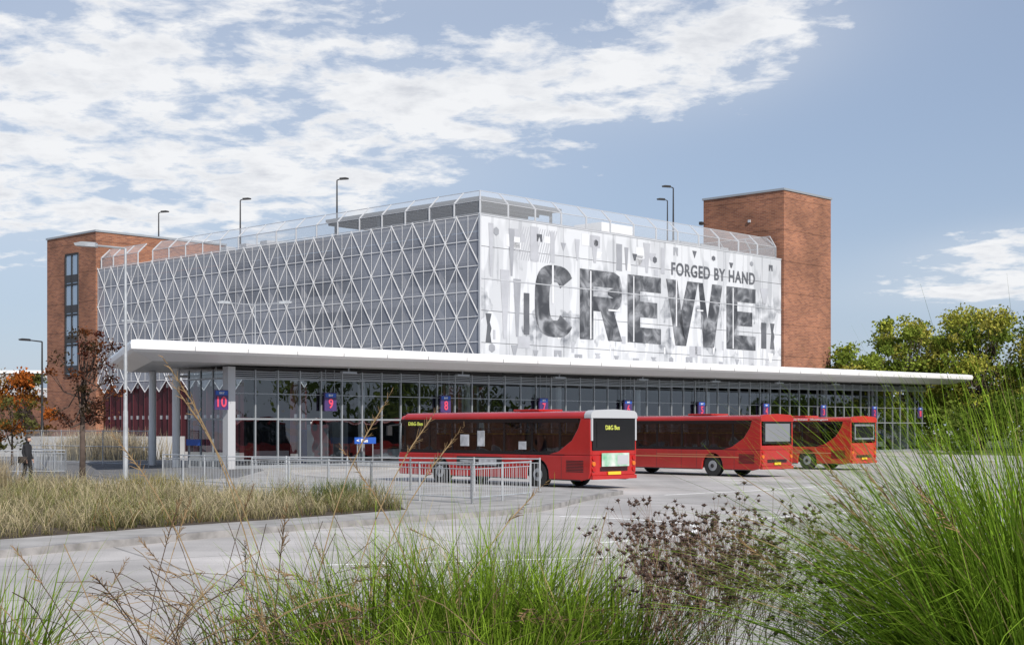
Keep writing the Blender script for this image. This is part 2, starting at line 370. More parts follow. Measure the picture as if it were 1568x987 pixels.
FR=Frame(G0,UA)
def collage_mat(name,dark,light,lo,hi,vs):
    m=bpy.data.materials.new(name); m.use_nodes=True; nt=m.node_tree; b=nt.nodes['Principled BSDF']; b.inputs['Roughness'].default_value=.6
    gm=nt.nodes.new('ShaderNodeNewGeometry')
    n=nt.nodes.new('ShaderNodeTexNoise'); n.inputs['Scale'].default_value=vs; n.inputs['Detail'].default_value=3; n.inputs['Distortion'].default_value=1.2
    nt.links.new(gm.outputs['Position'],n.inputs['Vector'])
    v_=nt.nodes.new('ShaderNodeTexVoronoi'); v_.inputs['Scale'].default_value=vs*1.1; nt.links.new(gm.outputs['Position'],v_.inputs['Vector'])
    ad=nt.nodes.new('ShaderNodeMath'); ad.operation='MULTIPLY_ADD'; ad.inputs[1].default_value=.35; nt.links.new(v_.outputs['Distance'],ad.inputs[0]); nt.links.new(n.outputs[0],ad.inputs[2])
    r=nt.nodes.new('ShaderNodeValToRGB'); e=r.color_ramp.elements
    e[0].position=lo; e[0].color=(*dark,1); e[1].position=hi; e[1].color=(*light,1)
    k_=e.new((lo+hi)/2-.02); k_.color=(*[d*.75+l*.25 for d,l in zip(dark,light)],1)
    nt.links.new(ad.outputs[0],r.inputs[0]); nt.links.new(r.outputs[0],b.inputs['Base Color']); return m
def graphicmat():
    m=bpy.data.materials.new('perforated_graphic_panel'); m.use_nodes=True; nt=m.node_tree; b=nt.nodes['Principled BSDF']; b.inputs['Roughness'].default_value=.5
    gm=nt.nodes.new('ShaderNodeNewGeometry'); mp=nt.nodes.new('ShaderNodeMapping'); mp.inputs['Rotation'].default_value=(0,0,-UA); nt.links.new(gm.outputs['Position'],mp.inputs[0])
    s=nt.nodes.new('ShaderNodeSeparateXYZ'); nt.links.new(mp.outputs[0],s.inputs[0])
    c=nt.nodes.new('ShaderNodeCombineXYZ'); nt.links.new(s.outputs[0],c.inputs[0]); nt.links.new(s.outputs[2],c.inputs[1])
    def n(scale,st,lo,hi,det=4,off=0):
        q=nt.nodes.new('ShaderNodeMapping'); q.inputs['Scale'].default_value=st; q.inputs['Location'].default_value=(off,off,0); nt.links.new(c.outputs[0],q.inputs[0])
        t=nt.nodes.new('ShaderNodeTexNoise'); t.inputs['Scale'].default_value=scale; t.inputs['Detail'].default_value=det; nt.links.new(q.outputs[0],t.inputs['Vector'])
        r=nt.nodes.new('ShaderNodeMapRange'); r.inputs['From Min'].default_value=lo; r.inputs['From Max'].default_value=hi; nt.links.new(t.outputs[0],r.inputs[0]); return r.outputs[0]
    def mm(op,a,b_):
        x=nt.nodes.new('ShaderNodeMath'); x.operation=op; x.use_clamp=(op!='SUBTRACT')
        for i,k_ in enumerate((a,b_)):
            if isinstance(k_,(int,float)): x.inputs[i].default_value=k_
            else: nt.links.new(k_,x.inputs[i])
        return x.outputs[0]
    a=n(.4,(1,.35,1),.5,.53,2); d=n(1.4,(1,.12,1),.56,.59,1)
    zz=mm('SUBTRACT',s.outputs[2],11.4); za=nt.nodes.new('ShaderNodeMath'); za.operation='ABSOLUTE'; nt.links.new(zz,za.inputs[0])
    band=nt.nodes.new('ShaderNodeMapRange'); band.inputs['From Min'].default_value=3.6; band.inputs['From Max'].default_value=2.2; nt.links.new(za.outputs[0],band.inputs[0])
    col=mm('MULTIPLY',mm('MULTIPLY',n(.42,(1,.8,1),.54,.565,3,7.3),n(1.4,(1,1,1),.3,.7,3,2)),band.outputs[0])
    f=mm('ADD',mm('ADD',mm('MULTIPLY',a,.22),mm('MULTIPLY',d,.2)),mm('MULTIPLY',col,.7))
    mc=nt.nodes.new('ShaderNodeMix'); mc.data_type='RGBA'; mc.inputs['A'].default_value=(.53,.545,.57,1); mc.inputs['B'].default_value=(.13,.14,.16,1)
    nt.links.new(f,mc.inputs['Factor']); nt.links.new(mc.outputs['Result'],b.inputs['Base Color'])
    return m
gpM=graphicmat()
gr=MB(FR)
nx=13; wz=[6.2,8.6,11.0,13.4,15.8,18.15]
for i in range(nx):
    for j in range(5):
        xa=i*38.6/nx; gr.box(xa+.012,xa+38.6/nx-.012,-.06,0,wz[j]+.02,wz[j+1]-.02)
gr.build('graphic_panels',[gpM],gar)
bk=MB(FR); bk.box(.1,38.5,.06,.1,6.2,18.1); 
bk.build('panel_backing',[M['alu']],gar)
cn=MB(FR); cn.box(-.12,.0,-.14,.04,6.0,18.2); cn.box(0,38.6,-.1,-.062,18.1,18.2); cn.box(0,38.6,-.1,-.09,13.37,13.43)
cn.build('corner_trim',[M['lightalu']],gar)
gd=mat('letter_dark',(.07,.075,.085),.6,c2=(.11,.115,.13),vscale=1.0,detail=3)
gm_=mat('graphic_midgrey',(.26,.27,.295),.6,var=.1,vscale=1)
gl=mat('graphic_lightgrey',(.36,.37,.40),.6,var=.08,vscale=1)
bigl=collage_mat('letter_photo_collage',(.035,.038,.045),(.26,.27,.29),.52,.92,.8)
LM=MB(FR)
def q4(P,mi=0): LM.prism_xz(P,-.088,-.07,mi)
def rect(a,b,c,d_): q4([(a,c),(b,c),(b,d_),(a,d_)])
Z0,Z1=9.35,15.0; T=1.6; TH=1.3
def letE(a,b):
    rect(a,a+T,Z0,Z1); zm=(Z0+Z1)/2
    for z in (Z0,zm-TH/2,Z1-TH): rect(a+T+.0,b-(0 if abs(z-zm)>1 else .5),z,z+TH)
def letC(a,b):
    cx,cz=(a+b)/2,(Z0+Z1)/2; rx,rz=(b-a)/2,(Z1-Z0)/2; n=26; A0,A1=rad(36),rad(324)
    for i in range(n):
        t0=A0+(A1-A0)*i/n; t1=A0+(A1-A0)*(i+1)/n
        def pt(t,k_):
            c_=math.cos(t);s_=math.sin(t); e=.7; X_=math.copysign(abs(c_)**e,c_);Y_=math.copysign(abs(s_)**e,s_)
            return (cx+X_*(rx-k_*T),cz+Y_*(rz-k_*TH))
        q4([pt(t0,1),pt(t0,0),pt(t1,0),pt(t1,1)])
def letR(a,b):
    rect(a,a+T,Z0,Z1); zm=Z0+2.35
    rect(a+T,b-1.0,Z1-TH,Z1); rect(a+T,b-1.0,zm,zm+TH*.9)
    q4([(b-1.0,zm),(b-.25,zm+.5),(b-.05,zm+1.1),(b-.05,Z1-1.0),(b-.3,Z1-.3),(b-1.0,Z1),(b-1.0,Z1-TH),(b-T-.15,Z1-TH-.25),(b-T-.15,zm+TH*.9+.25),(b-1.0,zm+TH*.9)])
    q4([(b-T-.1,Z0),(b,Z0),(b-1.0,zm-.0),(b-T-1.0,zm-.0)])
def letW(a,b):
    w=b-a; t=1.5; xs=[a,a+w*.27-.2,a+w*.5,a+w*.73+.2,b]
    q4([(xs[0],Z1),(xs[1]-t*.45,Z0),(xs[1]+t*.5,Z0),(xs[0]+t,Z1)])
    q4([(xs[1]+t*.52,Z0),(xs[2]+t*.3,Z1),(xs[2]-t*.7,Z1),(xs[1]-t*.1,Z0+2.1)])
    q4([(xs[2]+t*.32,Z1),(xs[3]-t*.52,Z0),(xs[3]+t*.1-.3,Z0+2.1),(xs[2]+t*.75,Z1)])
    q4([(xs[4]-t,Z1),(xs[3]-t*.5,Z0),(xs[3]+t*.45,Z0),(xs[4],Z1)])
letC(5.7,10.2); letR(10.8,15.9); letE(16.6,20.9); letW(21.6,29.5); letE(30.1,34.5)
LM.build('big_lettering',[bigl],gar)
text('slogan_lettering','FORGED BY HAND',FR,22.3,34.4,15.4,16.5,-.09,gd,gar,off=.022,sp=1.12)
sh=MB(FR); random.seed(11)
def shape(kind,x,z,w,h,mi,y=-.075):
    if kind=='bar': P=[(x,z),(x+w,z),(x+w,z+h),(x,z+h)]
    elif kind=='drip': P=[(x,z+h),(x+w*.35,z),(x+w*.65,z),(x+w,z+h)]
    elif kind=='tri': P=[(x,z+h),(x+w/2,z),(x+w,z+h)]
    elif kind=='peg': P=[(x,z),(x+w*.25,z),(x+w*.5,z+h*.7),(x+w*.75,z),(x+w,z),(x+w,z+h),(x,z+h)]
    elif kind=='hex': P=[(x+w/2+w/2*math.cos(t),z+h/2+h/2*math.sin(t)) for t in np.arange(.52,6.7,math.pi/3)]
    elif kind=='notch': P=[(x,z),(x+w,z),(x+w*.8,z+h*.3),(x+w,z+h*.5),(x+w*.7,z+h*.7),(x+w,z+h),(x,z+h),(x+w*.3,z+h*.6)]
    sh.prism_xz(P,y-.012,y,mi)
xs=[1.3,5.9,8.6,12.4,17.2,19.8,22.6,25.2,27.9,30.5,33.6,36.6]
for i,x in enumerate(xs):
    shape(['hex','peg','tri','hex','drip'][i%5],x,random.choice([16.7,16.9,17.1]) if x>21 else random.choice([16.2,16.7,16.9]),.6,random.uniform(.45,.7),random.choice([0,1]))
for x,z,w,h,kd,mi in[(2.0,9.0,1.0,5.2,'drip',2),(.5,8.6,.6,2.2,'notch',0),(3.4,9.2,.8,4.4,'drip',1),(4.5,9.4,.6,3.2,'bar',0),(15.2,15.2,.7,2.2,'bar',1),(16.2,15.3,.5,1.9,'drip',1),
    (35.4,9.6,.8,2.4,'bar',0),(36.8,9.6,.7,2.4,'notch',0),(35.2,13.8,1.4,1.4,'drip',2),(10.2,15.6,.6,1.7,'drip',2),(5.2,15.2,.9,2.6,'bar',2),(7.4,15.2,.5,2.4,'bar',2),(2.9,13.8,.6,3.6,'drip',1),(.8,13.6,.5,4,'drip',2),
    (12.1,15.6,.9,2.2,'drip',2),(18.6,15.3,.9,2.5,'drip',2),(20.9,15.4,.5,2.2,'bar',2)]:
    shape(kd,x,z,w,h,mi)
for i in range(16):
    x=.8+i*2.35; shape(random.choice(['peg','hex','drip','notch']),x,random.uniform(7.5,8.1),random.uniform(.5,.9),random.uniform(.45,.8),random.choice([1,1,2]))
for i in range(34):
    x=random.uniform(.5,37) if i%2 else random.uniform(.5,20); z=random.uniform(8.2,9.3) if i%2 else random.uniform(15,17); shape(random.choice(['drip','bar','bar']),x,z,random.uniform(.15,1.3),random.uniform(.5,1.1),random.choice([2,3]),-.066)
for i in range(16):
    x=3.4+i*.26; sh.prism_xz([(x,15.1),(x+.09,15.1),(x+.9,17.7),(x+.81,17.7)],-.071,-.064,2)
for x,z,w,h in((7.6,12.0,.18,3),(12.0,9.4,.14,5.5),(17.3,9.4,.12,5.5),(22.9,11,.14,4),(31.0,9.4,.13,5.5),(14.2,11.8,1.4,.14),(25.8,12.5,.9,.12)):
    sh.box(x,x+w,-.1,-.089,z,z+h,3)
sh.build('graphic_cutouts',[gd,gm_,gl,mat('graphic_white',(.58,.59,.61),.5)],gar)

scr=MB(); pan=MB()
def post(q,inw):
    a=(q.x,q.y,17.6); b=(q.x,q.y,19.25); t=q+inw*.95; c=(t.x,t.y,20.2)
    scr.tube(a,b,.075,.075,6); scr.tube(b,c,.075,.05,6)
def scr_run(A,B,inw,n,i0=0):
    A=Vector(A);B=Vector(B);inw=Vector(inw)
    for i in range(i0,n+1): post(A.lerp(B,i/n),inw)
    for z,o in((18.3,0),(19.25,0),(20.2,.95)):
        a=A+inw*o;b=B+inw*o
        if o and i0: a=a+(B-A).normalized()*.95
        scr.tube((a.x,a.y,z),(b.x,b.y,z),.032,.032,5)
    A1=A+inw*.95;B1=B+inw*.95
    if i0: A1=A1+(B-A).normalized()*.95
    pan.add([(A.x,A.y,18.3),(B.x,B.y,18.3),(B.x,B.y,19.25),(A.x,A.y,19.25)],[(0,1,2,3)])
    pan.add([(A.x,A.y,19.25),(B.x,B.y,19.25),(B1.x,B1.y,20.2),(A1.x,A1.y,20.2)],[(0,1,2,3)])
scr_run(gp(.2,.2),gp(.2,43),u,16,1); scr_run(gp(.2,.2),gp(LU-.4,.2),v,13,1); scr_run(gp(.2,45.5),gp(.2,LV-.2),u,3)
post(Vector(gp(.2,.2)),u+v)
scr_run(gp(LU-.4,.2),gp(LU-.4,14),-u,5)
scr.build('screen_posts',[M['lightalu']],gar); pan.build('screen_mesh',[M['mesh']],gar)
rc=MB(); rc.prism_xy([gp(2,2),gp(11,2),gp(11,20),gp(2,20)],19.75,20.0,0)
for a in(2.6,10.4):
    for b in(2.6,8,14,19.4):
        x,y=gp(a,b); rc.box(x-.12,x+.12,y-.12,y+.12,17.0,19.75,1)
for b in np.arange(3,20,1.2): rc.prism_xy([gp(2.2,b),gp(10.8,b),gp(10.8,b+.12),gp(2.2,b+.12)],19.5,19.745,1)
rc.prism_xy([gp(17,3),gp(21,3),gp(21,6),gp(17,6)],17,19.7,2)
rc.prism_xy([gp(26,2.5),gp(34,2.5),gp(34,6),gp(26,6)],17,19.0,3)
for b in (28,31,34): rc.prism_xy([gp(2,b),gp(3,b),gp(3,b+1),gp(2,b+1)],17,19.0,3)
rc.build('rooftop_canopy',[M['darkalu'],M['darkalu'],M['white'],M['lightalu']],gar)

M['busglass_sky']=mat('reflective_glazing',(.35,.42,.5),.08,.6)
def tower(name,o,a,b,H,win=False):
    e=empty(name,(o.x,o.y,0)); mb=MB(); o=Vector((o.x,o.y))
    c=[o,o+u*a,o+u*a+v*b,o+v*b]; mb.prism_xy([(q.x,q.y) for q in c],0,H)
    mb.build('brick_walls',[BR_R],e)
    cp=MB(); d=.1; c2=[o-u*d-v*d,o+u*(a+d)-v*d,o+u*(a+d)+v*(b+d),o-u*d+v*(b+d)]; cp.prism_xy([(q.x,q.y) for q in c2],H+.003,H+.2); cp.build('coping',[M['alu']],e)
    f=Frame((o.x,o.y),LA); w=MB(f)
    if win:
        w.box(3.2,5.6,.0,.05,7.5,20.0,0)
        for i in range(5): w.box(3.15,5.65,.05,.12,7.5+i*3.1,7.7+i*3.1,1)
        for x in(3.15,4.35,5.55): w.box(x,x+.1,.05,.14,7.5,20.0,1)
        for i in range(4): w.box(3.3,5.5,.05,.08,7.8+i*3.1,8.6+i*3.1,2)
        w.build('stair_glazing',[M['busglass_sky'],M['matblack'],M['dark']],e)
    else:
        w.tube((8.8,0,22.3),(8.8,.6,22.5),.04,.04,6,1); w.box(8.65,8.95,.5,.9,22.2,22.5,1); w.box(3.6,3.85,0,.15,22,22.25,0)
        w.build('camera_bracket',[M['lightalu'],M['matblack']],e)
    return e
q=g0+u*38.75-v*.25; tower('brick_stair_tower',q,8.0,9.0,24.7)
q=g0+v*52.35-u*.2; tower('brick_stair_tower',q,15,9.4,21.9,True)
def lamp(name,x,y,z0,z1,arm,ang=0,r=.08,double=False,mt='matblack'):
    e=empty(name,(x,y,z0)); mb=MB(); mb.tube((x,y,z0),(x,y,z0+(z1-z0)*.3),r*1.3,r*1.2,8); mb.tube((x,y,z0+(z1-z0)*.3),(x,y,z1),r,r*.6,8)
    mb.box(x-.2,x+.2,y-.2,y+.2,z0,z0+.06)
    for s_ in ([1,-1] if double else [1]):
        dx=math.cos(ang)*s_;dy=math.sin(ang)*s_
        mb.tube((x,y,z1),(x+dx*arm,y+dy*arm,z1+.12),r*.55,r*.45,6)
        hx,hy=x+dx*arm,y+dy*arm
        f=Frame((hx,hy),math.atan2(dy,dx)); o=mb.fr; mb.fr=f
        mb.prism_xz([(-.05,z1+.05),(.75,z1+.1),(.8,z1+.2),(.5,z1+.26),(-.05,z1+.22)],-.16,.16); mb.fr=o
    mb.build('post_and_lantern',[M[mt]],e); return e
for x,y in((-16.34,125),(-27.6,136),(-38,144)): lamp('roof_lamp',x,y,17,25.3,.3,0,.1)
lamp('roof_lamp',15.54,129,17,25.3,.3,rad(180),.1); lamp('roof_lamp',16.02,138,17,25.6,.3,rad(180),.09)

# ================================================================ BUS STATION
SA=math.atan2(.7306,.683); S0=(-14.3,67.7); FS=Frame(S0,SA)
stn=empty('bus_station',(S0[0],S0[1],0))
rise=lambda x:.0115*max(x,0)
SL=77.0; ZG=5.17
pv=MB(FS); pv.prism_xy([(-6,-3.5),(SL+2,-3.5),(SL+2,14),(-6,14)],0,.126); pv.build('platform_paving',[M['paving']],stn)
def ring(off,zoff):
    P=[(-7.4+off*1.5,-3+off),(80.5-off*1.6,-3+off),(76-off*.6,12-off),(0.2+off*.5,12-off)]
    return [(x,y,zoff+rise(x)) for x,y in P]
cp=MB(FS)
R=[ring(.35,6.24),ring(.06,6.18),ring(0,6.02),ring(.04,5.78),ring(.2,5.66),ring(1.3,5.34)]
for ra,rb in zip(R[:-1],R[1:]):
    for i in range(4):
        j=(i+1)%4; cp.add([ra[i],ra[j],rb[j],rb[i]],[(0,1,2,3)],0)
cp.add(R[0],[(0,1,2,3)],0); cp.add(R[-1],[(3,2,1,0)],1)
for x in np.arange(-4,78,3.0):
    cp.box(x,x+.02,-3.012,-2.99,5.8+rise(x),6.02+rise(x),2)
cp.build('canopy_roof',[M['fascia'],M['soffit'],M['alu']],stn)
fr_=MB(FS); gz=MB(FS)
bay=8.62; mull=bay/6
nm=int(SL/mull)
for i in range(nm+1):
    x=i*mull+.15
    fr_.box(x-.035,x+.035,-.06,.09,.13,ZG+rise(x),0)
fr_.box(-.25,.2,-.25,.2,.13,5.3,1)
for i in range(1,9):
    x=i*bay+2.0; fr_.tube((x,2.2,.13),(x,2.2,5.3+rise(x)),.2,.2,12,2)
for x0 in np.arange(0,SL-1,mull*2):
    x1=min(SL,x0+mull*2)
    for z,hh in((.13,.16),(2.62,.09),(3.95,.04),(4.68,.07)):
        zz=z+ (rise(x0) if z>4 else 0); fr_.box(x0,x1,-.05,.08,zz,zz+hh,0)
    zz=4.78+rise(x0); 
    for k_ in range(4): fr_.box(x0,x1,-.03,.03,zz+k_*.1,zz+k_*.1+.045,0)
    fr_.box(x0,x1,.035,.06,zz,zz+.55,3)
gz.add([(.22,0,.3),(SL,0,.3),(SL,0,5.0),(.22,0,4.7)],[(0,1,2,3)])
for y in np.arange(.3,3.7,1.1): fr_.box(-.05,.05,y-.03,y+.03,.13,5.2,0)
for z in(.13,2.62,4.68): fr_.box(-.045,.045,.24,3.6,z,z+.09,0)
gz.add([(0,3.6,.2),(0,.24,.2),(0,.24,5.1),(0,3.6,5.1)],[(0,1,2,3)])
for i in range(3,nm+1):
    x=i*mull+.15; fr_.box(x-.04,x+.04,6.45,6.6,.13,5.2+rise(x),0)
fr_.box(4,SL,6.44,6.6,2.62,2.72,0); fr_.box(0,4,3.55,3.65,2.62,2.72,0)
for a,b in((5.5,8.6),(10,21),(25,41),(46,62),(65,77)): fr_.box(a,b,6.2,6.42,.13,5.3+rise(a),3)
fr_.build('glazing_frames',[M['alu'],M['lightalu'],M['white'],M['matblack']],stn)
gz.build('glazing',[M['glass']],stn)
co=MB(FS); 
co.tube((0,4.8,.12),(0,4.8,5.35),.2,.2,14); co.tube((1.2,9,.12),(1.2,9,5.35),.2,.2,14)
co.build('canopy_columns',[M['white']],stn)
it=MB(FS)
it.box(.3,SL-.3,.3,6.4,4.95,5.0,1)
random.seed(4)
for i in range(9):
    x=4+i*bay
    it.box(x,x+2.4,3.0,3.45,.5,.56,0); it.box(x,x+2.4,3.45,3.5,.56,.95,0)
    for k_ in(.2,2.2): it.box(x+k_,x+k_+.06,3.05,3.4,.13,.5,2)
    it.box(x+4.2,x+4.9,4.5,4.9,.13,2.1,3); it.box(x+5.3,x+6.3,5.8,5.9,1.0,2.2,4)
    it.box(x+3.0,x+3.05,.8,2.6,.13,2.4,0); it.box(x+6.6,x+7.8,4.8,5.4,.13,2.6,5)
    for k_ in (1,5): it.tube((x+k_,2.5,4.95),(x+k_,2.5,4.0),.02,.02,5,2); it.tube((x+k_,2.5,4.0),(x+k_,2.5,3.75),.1,.28,10,2)
it.build('interior_fittings',[M['lightalu'],M['darkalu'],M['matblack'],M['blue'],M['pink'],M['deck']],stn)
for n_,t in zip((10,9,8,7,6,5,4,3,2,1),[-.7]+[6.27+i*8.62 for i in range(9)]):
    e=empty('bay_number_sign',tuple(FS((t,-.3,3.15)))); mb=MB(FS)
    mb.box(t-.4,t+.4,-.36,-.26,3.12,4.1,0); mb.box(t-.36,t+.36,-.372,-.362,3.85,4.06,1)
    mb.tube((t-.3,-.31,4.1),(t-.3,-.31,5.25+rise(t)),.015,.015,5,2); mb.tube((t+.3,-.31,4.1),(t+.3,-.31,5.25+rise(t)),.015,.015,5,2)
    mb.build('sign_panel',[M['purple'],M['blue'],M['alu']],e)
    w_=.15 if n_<10 else .28
    text('sign_number',str(n_),FS,t-w_,t+w_,3.25,3.78,-.38,M['pink'],e,off=.02)
    text('sign_word','BAY',FS,t-.15,t+.15,3.9,4.01,-.385,M['white'],e,off=.01)
ft=MB(FS)
for i in range(10):
    x=6.9+i*8.62; z=4.95+rise(x); ft.box(x-.5,x+.5,-1.2,-1.0,z+.1,z+.2); ft.tube((x,-1.1,z+.2),(x,-1.1,z+.4),.04,.04,6)
ft.build('canopy_fittings',[M['alu']],stn)
e=empty('direction_sign',tuple(FS((8.2,-1,0.126)))); mb=MB(FS); mb.box(7.4,8.9,-1.03,-.97,1.35,1.7,0); mb.tube((7.6,-1,.126),(7.6,-1,1.35),.03,.03,6,1); mb.tube((8.7,-1,.126),(8.7,-1,1.35),.03,.03,6,1); mb.build('panel_and_posts',[M['blue'],M['alu']],e)
text('arrow_text','< Bus',FS,7.5,8.3,1.43,1.62,-1.05,M['white'],e)
e=empty('direction_sign',tuple(FS((-.2,2.6,0.126)))); f2=Frame(tuple(FS((-.3,3.2,0))),LA-math.pi); mb=MB(f2); mb.box(-.1,1.1,-.05,.0,1.3,1.62,0); mb.tube((.1,0.02,.126),(.1,0.02,1.3),.03,.03,6,1);mb.build('panel_and_posts',[M['blue'],M['alu']],e)

# ================================================================ BUSES
def bus(name,o,red,kind,H=2.9,L=10.8,W=2.48):
    f=Frame(o,math.atan2(.72,-.69)); e=empty(name,(o[0],o[1],0))
    RED=mat(name+'_paint',red,.25,coat=.5,var=.12,vscale=.7)
    wx=[2.7,8.25]; wr=.48; WB=1.22; rz=2.54
    def hull_profile():
        P=[(0.10,.38),(0.02,.6),(0,WB),(L,WB),(L+.06,.9),(L,.32)]
        for c in reversed(wx):
            P.append((c+.6,.3))
            for t in np.linspace(0,math.pi,11): P.append((c+.58*math.cos(t),.48+.58*math.sin(t)))
            P.append((c-.6,.3))
        P.append((.5,.3)); return P
    hp=hull_profile(); hb=MB(f)
    hb.prism_xz(hp,-W,-W+.1,0); hb.prism_xz(hp,-.1,0,0)
    hb.build('lower_body',[RED],e,bevel=.04)
    h2=MB(f); h2.box(.01,.35,-W+.1,-.1,.5,WB,0); h2.box(L-.3,L+.02,-W+.1,-.1,.32,1.2,0); h2.box(.04,.12,-W+.08,-.08,.36,.5,1)
    h2.box(.3,L-.3,-W+.1,-.1,.55,.8,1)
    h2.build('ends_and_floor',[RED,M['matblack']],e,bevel=.02)
    def prof(rz,H,grow=0):
        n=8; P=[(grow,rz)]
        for t in np.linspace(0,math.pi/2,n): P.append((-.24+(.24+grow)*math.cos(t),rz+.08+ (H-rz-.12)*math.sin(t)))
        P.append((-W/2,H))
        for t in np.linspace(math.pi/2,0,n): P.append((-W+.24-(.24+grow)*math.cos(t),rz+.08+(H-rz-.12)*math.sin(t)))
        P.append((-W-grow,rz)); return P
    rb=MB(f); rb.prism_yz(prof(rz,H-.04),.06,L-.35,0)
    rb.prism_yz([(y*.96-.05,z-.02 if z<2.6 else z-.08) for y,z in prof(rz,H-.04)],L-.35,L-.05,0)
    rb.box(3.2,4.6,-W+.6,-.6,H-.05,H+.03,0)
    rb.build('roof',[RED,M['silver']],e,bevel=.03)
    bp=MB(f)
    for y0,y1 in((-.035,-.012),(-W+.012,-W+.035)):
        for x in (1.55,3.0,4.5,6.0,7.5,8.9,9.75,10.45): bp.box(x-.05,x+.05,y0-.03,y1,WB,rz,0)
        bp.box(1.3,L-.2,y0-.02,y1,2.16,2.19,0)
        bp.box(.6,L-.1,y0-.01,y1+.01,2.40,rz+.01,0); bp.box(1.3,L-.1,y0-.01,y1+.01,WB,WB+.12,0)
    bp.build('window_pillars',[M['black']],e)
    rq=MB(f); PQ=[(0,WB),(2.3,WB),(1.6,1.36),(.95,1.75),(.62,2.2),(.5,rz),(0.02,rz)]
    rq.prism_xz(PQ,-.09,.0,0); rq.prism_xz(PQ,-W,-W+.09,0); rq.box(.0,.1,-W+.09,-.09,WB,1.42,0)
    rq.build('rear_quarter_panels',[RED],e,bevel=.03)
    gl_=MB(f)
    gl_.add([(.5,-.025,WB),(.5,-.025,rz),(L-.15,-.025,rz),(L-.15,-.025,WB)],[(0,1,2,3)])
    gl_.add([(.5,-W+.025,WB),(L-.15,-W+.025,WB),(L-.15,-W+.025,rz),(.5,-W+.025,rz)],[(0,1,2,3)])
    gl_.add([(L+.02,-W+.05,1.15),(L+.02,-.05,1.15),(L-.12,-.05,2.6),(L-.12,-W+.05,2.6)],[(0,1,2,3)])
    gl_.build('window_glass',[M['busglass']],e)
    rw=MB(f)
    if kind==1:
        rw.box(-.02,.06,-W+.1,-.1,1.4,rz,1); rw.box(-.035,-.022,-W+.3,-.3,1.5,2.42,0)
        rw.prism_yz(prof(2.56,H+.0,.012),-.04,.3,2)
        for y in(-.1,-W+.02): rw.box(-.03,.1,y,y+.08,1.75,2.56,2)
        rw.box(-.045,-.036,-W+.45,-.55,.82,1.3,3); rw.box(-.05,-.046,-W+.5,-W+1.1,.88,1.22,2)
        rw.box(-.045,-.01,-W+.9,-.9,.52,.63,4)
    else:
        rw.box(-.02,.06,-W+.15,-.15,1.5,2.5,1); rw.box(-.035,-.022,-W+.3,-.3,1.6,2.4,5)
        rw.prism_yz(prof(2.5,H,.005),-.02,.1,6); rw.box(-.045,-.01,-W+1.0,-1.0,.55,.66,4)
        if kind==3: rw.box(-.045,-.036,-W+.4,-.4,1.7,2.3,1)
    for y in(-.16,-W+.16):
        for z,c in((.72,7),(.92,8),(1.12,7)): rw.tube((.02,y,z),(-.03,y,z),.085,.085,10,c)
    for i in range(6): rw.box(-.02,.01,-W+.5,-.5,.66+i*.025,.67+i*.025,1)
    for i in range(8): rw.box(.35,1.2,.001,.008,.62+i*.055,.645+i*.055,1)
    rw.box(-.06,.08,-W+.05,-.05,.36,.5,6)
    rw.build('rear_details',[M['black'],M['black'],M['silver'],M['adgreen'],M['yellow'],M['greyglass'],RED,M['redlamp'],M['amberlamp']],e,bevel=.012)
    w=MB(f)
    for c in wx:
        for y0,y1 in((-.32,-.03),(-W+.03,-W+.32)):
            w.tube((c,y0,wr),(c,y1,wr),wr,wr,24,0); ys=y1 if y1>-1 else y0; sgn=1 if y1>-1 else -1
            w.tube((c,ys,wr),(c,ys+.012*sgn,wr),.25,.23,18,1); w.tube((c,ys+.012*sgn,wr),(c,ys+.05*sgn,wr),.1,.09,12,2)
    w.build('wheels',[M['tyre'],M['alu'],M['matblack']],e,bevel=.02)
    s=MB(f); s.box(.4,L-.4,-W+.12,-.12,.82,.86,1); s.box(.6,L-.5,-W+.15,-.15,2.46,2.50,2)
    for i in range(9):
        x=1.9+i*.82
        for y in(-.95,-.5,-W+.12,-W+.57):
            s.box(x,x+.42,y,y+.4,1.2,1.3,0); s.box(x,x+.09,y,y+.4,1.3,1.95,0); s.box(x+.02,x+.07,y+.02,y+.38,1.95,2.0,3)
    for x in np.arange(2.2,9.5,1.5): s.tube((x,-1.0,.86),(x,-1.0,2.46),.02,.02,6,3)
    s.build('seats_and_poles',[M['seat'],M['matblack'],M['soffit'],M['yellow']],e,bevel=.015)
    d=MB(f)
    if kind==1:
        d.box(6.5,7.0,-.02,-.008,1.5,1.95,1); d.box(5.6,6.0,-.02,-.008,1.5,2.1,1); d.box(3.3,3.7,-.02,-.008,1.4,1.7,1)
        d.box(4.6,7.2,.002,.008,.72,1.10,3); d.box(4.9,5.9,.009,.012,.78,1.04,1); d.box(6.1,7.0,.009,.012,.9,.95,1)
    else:
        d.box(1.2,L-.8,.002,.006,.86,.91,2); d.box(2.6,6,.002,.006,.97,1.0,2)
    d.tube((L-.1,.0,2.35),(L+.3,.3,2.3),.025,.025,6,3); d.box(L+.22,L+.32,.2,.42,1.9,2.3,3)
    d.box(.5,wx[0]-.62,.002,.01,.30,.34,3); d.box(wx[0]+.62,wx[1]-.62,.002,.01,.30,.34,3)
    for x in(1.45,3.6,4.5,6.0,7.4,9.2): d.box(x,x+.012,.001,.003,.36,WB-.04,3)
    d.build('decals_and_mirror',[M['amber'],M['paper'],mat('gold_stripe',(.5,.2,.1),.4),M['matblack']],e)
    if kind==1:
        text('side_lettering','D&G Bus',f,9.3,10.2,2.3,2.45,-.005,M['amber'],e,flip=True,rotadd=math.pi,off=.02)
        q_=f((-.04,0,0)); fr2=Frame((q_.x,q_.y),f.ang-math.pi/2)
        text('rear_lettering','D&G Bus',fr2,.75,1.5,2.14,2.3,.0,M['amber'],e,off=.0)
